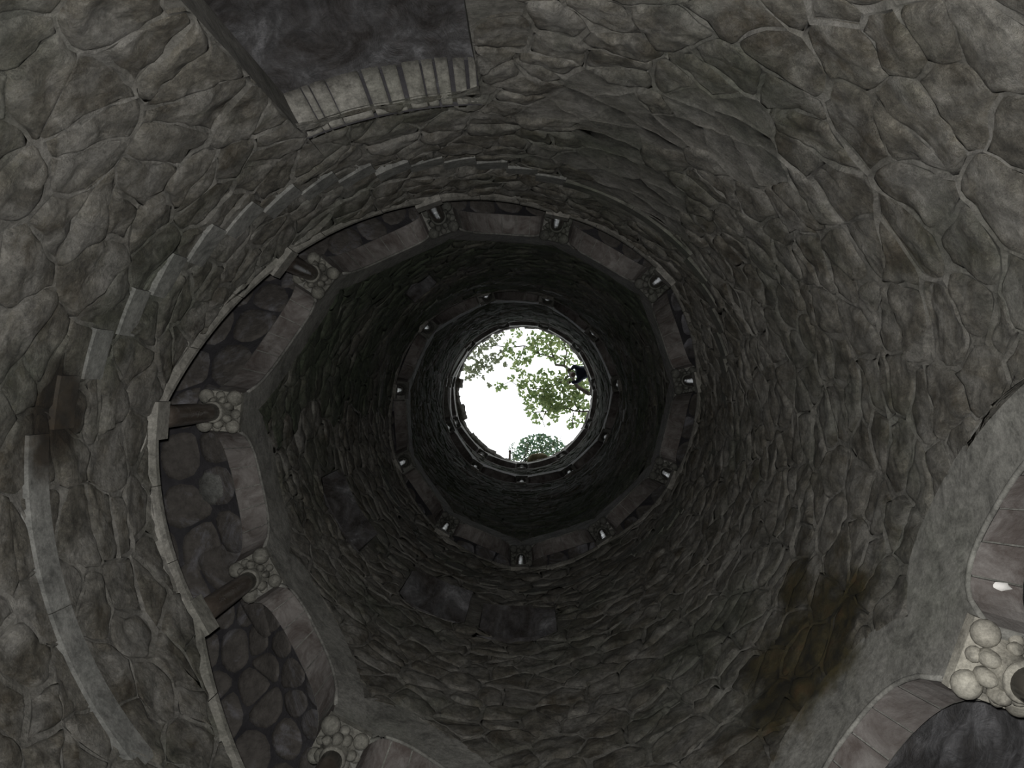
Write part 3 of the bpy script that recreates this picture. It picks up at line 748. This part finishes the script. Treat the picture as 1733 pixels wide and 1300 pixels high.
shrub = empty('rim_shrub', (.1, 2.35, RIM + ZC), 'bushy blue-green shrub overhanging the well rim below the sky opening', 'shrub')
mb = MB(); st = MB(); root = Vector((.05, 2.32, RIM + ZC - .05))
for i in range(1500):
    x, y = random.uniform(545, 945), random.uniform(870, 1085)
    topy = 885 + 95 * abs((x - 740) / 200) ** 1.7 if x < 860 else 890 + (x - 860) * 1.1
    if x < 620: topy = max(topy, 1075 - (x - 545) * 2.1)
    bot = 1082 - .27 * (max(0, x - 680))
    topy += 14 * nz(x * .06, 0, 0)
    if not topy < y < bot: continue
    h = RIM + .15 + .9 * (bot - y) / 200 + random.uniform(0, .35)
    leaf(mb, c6(x, y, h), random.uniform(.06, .12))
local(mb.build('foliage', FERN, smooth=False, kind='stuff'), shrub)
for i in range(12):
    e = c6(random.uniform(620, 920), random.uniform(900, 1000), RIM + .7); s_ = MB(); s_.tube([root + Vector((random.uniform(-.3, .4), 0, 0)), root.lerp(e, .5) + Vector((0, 0, .15)), e], [.018, .012, .006], 5); local(s_.build('stem', BARK), shrub)
for (x0, y0), (x1, y1) in (((780, 900), (770, 840)), ((830, 910), (845, 860)), ((700, 910), (690, 870)), ((900, 930), (915, 880)), ((930, 970), (945, 930))):
    s_ = MB(); s_.tube([c6(x0, y0, RIM + .9), c6(x1, y1, RIM + 1.1)], [.01, .005], 4); local(s_.build('stem', BARK), shrub)
m = MB(); m.ball((.50, 2.14, RIM + ZC + .03), .34, 14, 8, (1.1, .72, .32)); m.v = [tuple(Vector(v) + Vector((1, 1, 1)) * .04 * nz(v[0] * 6, v[1] * 6, v[2] * 6)) for v in m.v]
bank = m.build('earth_bank', m_plain('dry_brown_earth', (.09, .075, .04), (.16, .14, .075))); bank['label'] = 'low brown earth bank under the shrub at the well rim'; bank['category'] = 'earth bank'

post = empty('rim_post', c6(532, 1090, RIM + .1), 'small dark upright post on the rim, left of the shrub', 'post')
mb = MB(); p0, p1 = c6(530, 1092, RIM + .12), c6(533, 1015, RIM + .55); mb.tube([p0 - Vector((0, 0, .25)), p0, p0.lerp(p1, .5), p1], [.05, .05, .045, .035], 8); local(mb.build('shaft', EARTH), post)
mb = MB(); mb.ball(p1, .055, 10, 6); local(mb.build('knob', EARTH), post)
spr = empty('rim_seedling', c6(545, 1010, RIM + .3), 'thin leafy seedling above the small dark post', 'plant')
mb = MB(); mb.tube([c6(560, 1085, RIM + .05), c6(552, 1020, RIM + .4), c6(545, 960, RIM + .7)], [.012, .009, .005], 5); local(mb.build('stem', BARK), spr)
mb = MB()
for i in range(34): leaf(mb, c6(random.gauss(548, 13), random.uniform(950, 1030), RIM + .55 + random.uniform(-.1, .15)), random.uniform(.05, .085))
local(mb.build('foliage', FERN, smooth=False, kind='stuff'), spr)

# person leaning over the rim, looking down: one skinned figure, with head, hair and clothes
per = empty('person', W(-19, RIM + .05, 2.5), 'person in dark blue jacket leaning over the well rim, arm stretched out', 'person')
JACK = m_plain('navy_jacket', (.008, .012, .022), (.014, .02, .034), .9)
SKIN = m_plain('skin', (.07, .045, .032), (.09, .06, .042), .6); HAIR = m_plain('dark_hair', (.01, .008, .007), (.02, .016, .013), .6, 20)
O = Vector(W(-20, RIM + .14, 2.12)); inn = Vector((-cos(rad(-12)), -sin(rad(-12)), 0)); sd = Vector((-inn.y, inn.x, 0)); zz = Vector((0, 0, 1))
J = lambda i, s_, h: tuple(O + (inn * i + sd * s_) * 1.12 + zz * h)
vs = [J(-.30, 0, .06), J(-.05, 0, .17), J(.15, 0, .16), J(.24, 0, .13), J(.17, .17, .14), J(.26, .24, .02), J(.36, .16, -.06), J(.17, -.17, .14), J(.28, -.24, .06), J(.44, -.2, .02), J(-.50, .1, .02), J(-.62, .1, -.02), J(-.5, -.1, .02), J(-.62, -.1, -.02)]
es = [(0, 1), (1, 2), (2, 3), (2, 4), (4, 5), (5, 6), (2, 7), (7, 8), (8, 9), (0, 10), (10, 11), (0, 12), (12, 13)]
rs = [.18, .19, .18, .07, .10, .075, .05, .10, .075, .05, .1, .09, .1, .09]
me = bpy.data.meshes.new('body'); me.from_pydata(vs, es, []); bo = bpy.data.objects.new('body', me); COL.objects.link(bo); me.materials.append(JACK)
sk = bo.modifiers.new('skin', 'SKIN')
for i, r in enumerate(rs): me.skin_vertices[0].data[i].radius = (r, r)
me.skin_vertices[0].data[0].use_root = True
bo.modifiers.new('sub', 'SUBSURF').render_levels = 2; sk.use_smooth_shade = True
local(bo, per)
hc = Vector(J(.35, 0, .08))
mb = MB(); mb.ball(hc, .10, 14, 10, (1, 1, 1.18)); mb.ball(hc - zz * .08 + inn * .065, .022, 8, 6); head = local(mb.build('head', SKIN), per)
for s_ in (-1, 1):
    mb = MB(); mb.ball(hc + sd * .1 * s_, .026, 8, 6); o = mb.build('ear', SKIN); local(o, per)
    mb = MB(); mb.ball(hc - zz * .075 + inn * .05 + sd * .036 * s_ , .014, 8, 6); local(mb.build('eye', HAIR), per)
mb = MB(); mb.ball(hc + zz * .025 + inn * .018, .108, 14, 10, (1, 1, 1.05)); local(mb.build('hair', HAIR), per)
for c in (vs[6], vs[9]):
    c = Vector(c); mb = MB(); mb.ball(c + inn * .05, .045, 10, 6, (1, 1, .6))
    for i in range(4): mb.tube([c + inn * .07 + sd * (.024 * i - .036), c + inn * .12 + sd * (.026 * i - .039) - zz * .01, c + inn * (.15 + .01 * (i in (1, 2))) + sd * (.026 * i - .039) - zz * .03], [.011, .010, .008], 6)
    mb.tube([c + inn * .03 + sd * .04, c + inn * .07 + sd * .075 - zz * .02, c + inn * .1 + sd * .07 - zz * .03], [.013, .011, .009], 6)
    local(mb.build('hand', SKIN), per)

# a pale round patch of plaster stuck to the vault
m = MB(); pc, pr_ = 168.5, 2.60
ring = []
n = 22
for i in range(n):
    g = 2 * pi * i / n; rr = .15 + .05 * nz(cos(g) * 2, sin(g) * 2, 4); p, r = pc + rr * cos(g) / (pr_ * pi / 180), pr_ + .10 + rr * sin(g)
    ring.append((p, r))
v = [W(p, vault_h(p, r) - .0, r) for p, r in ring] + [W(pc + (p - pc) * .8, vault_h(p, r) - .05, (pr_ + .1) + (r - pr_ - .1) * .8) for p, r in ring] + [W(pc, vault_h(pc, pr_ + .1) - .058, pr_ + .1)]
f = [(a_, (a_ + 1) % n, n + (a_ + 1) % n, n + a_) for a_ in range(n)] + [(n + a_, n + (a_ + 1) % n, 2 * n) for a_ in range(n)]
o = new_obj('plaster_patch', v, f, SLAB); o['label'] = 'pale round plaster patch stuck on the dark vault of the left landing'; o['category'] = 'plaster patch'
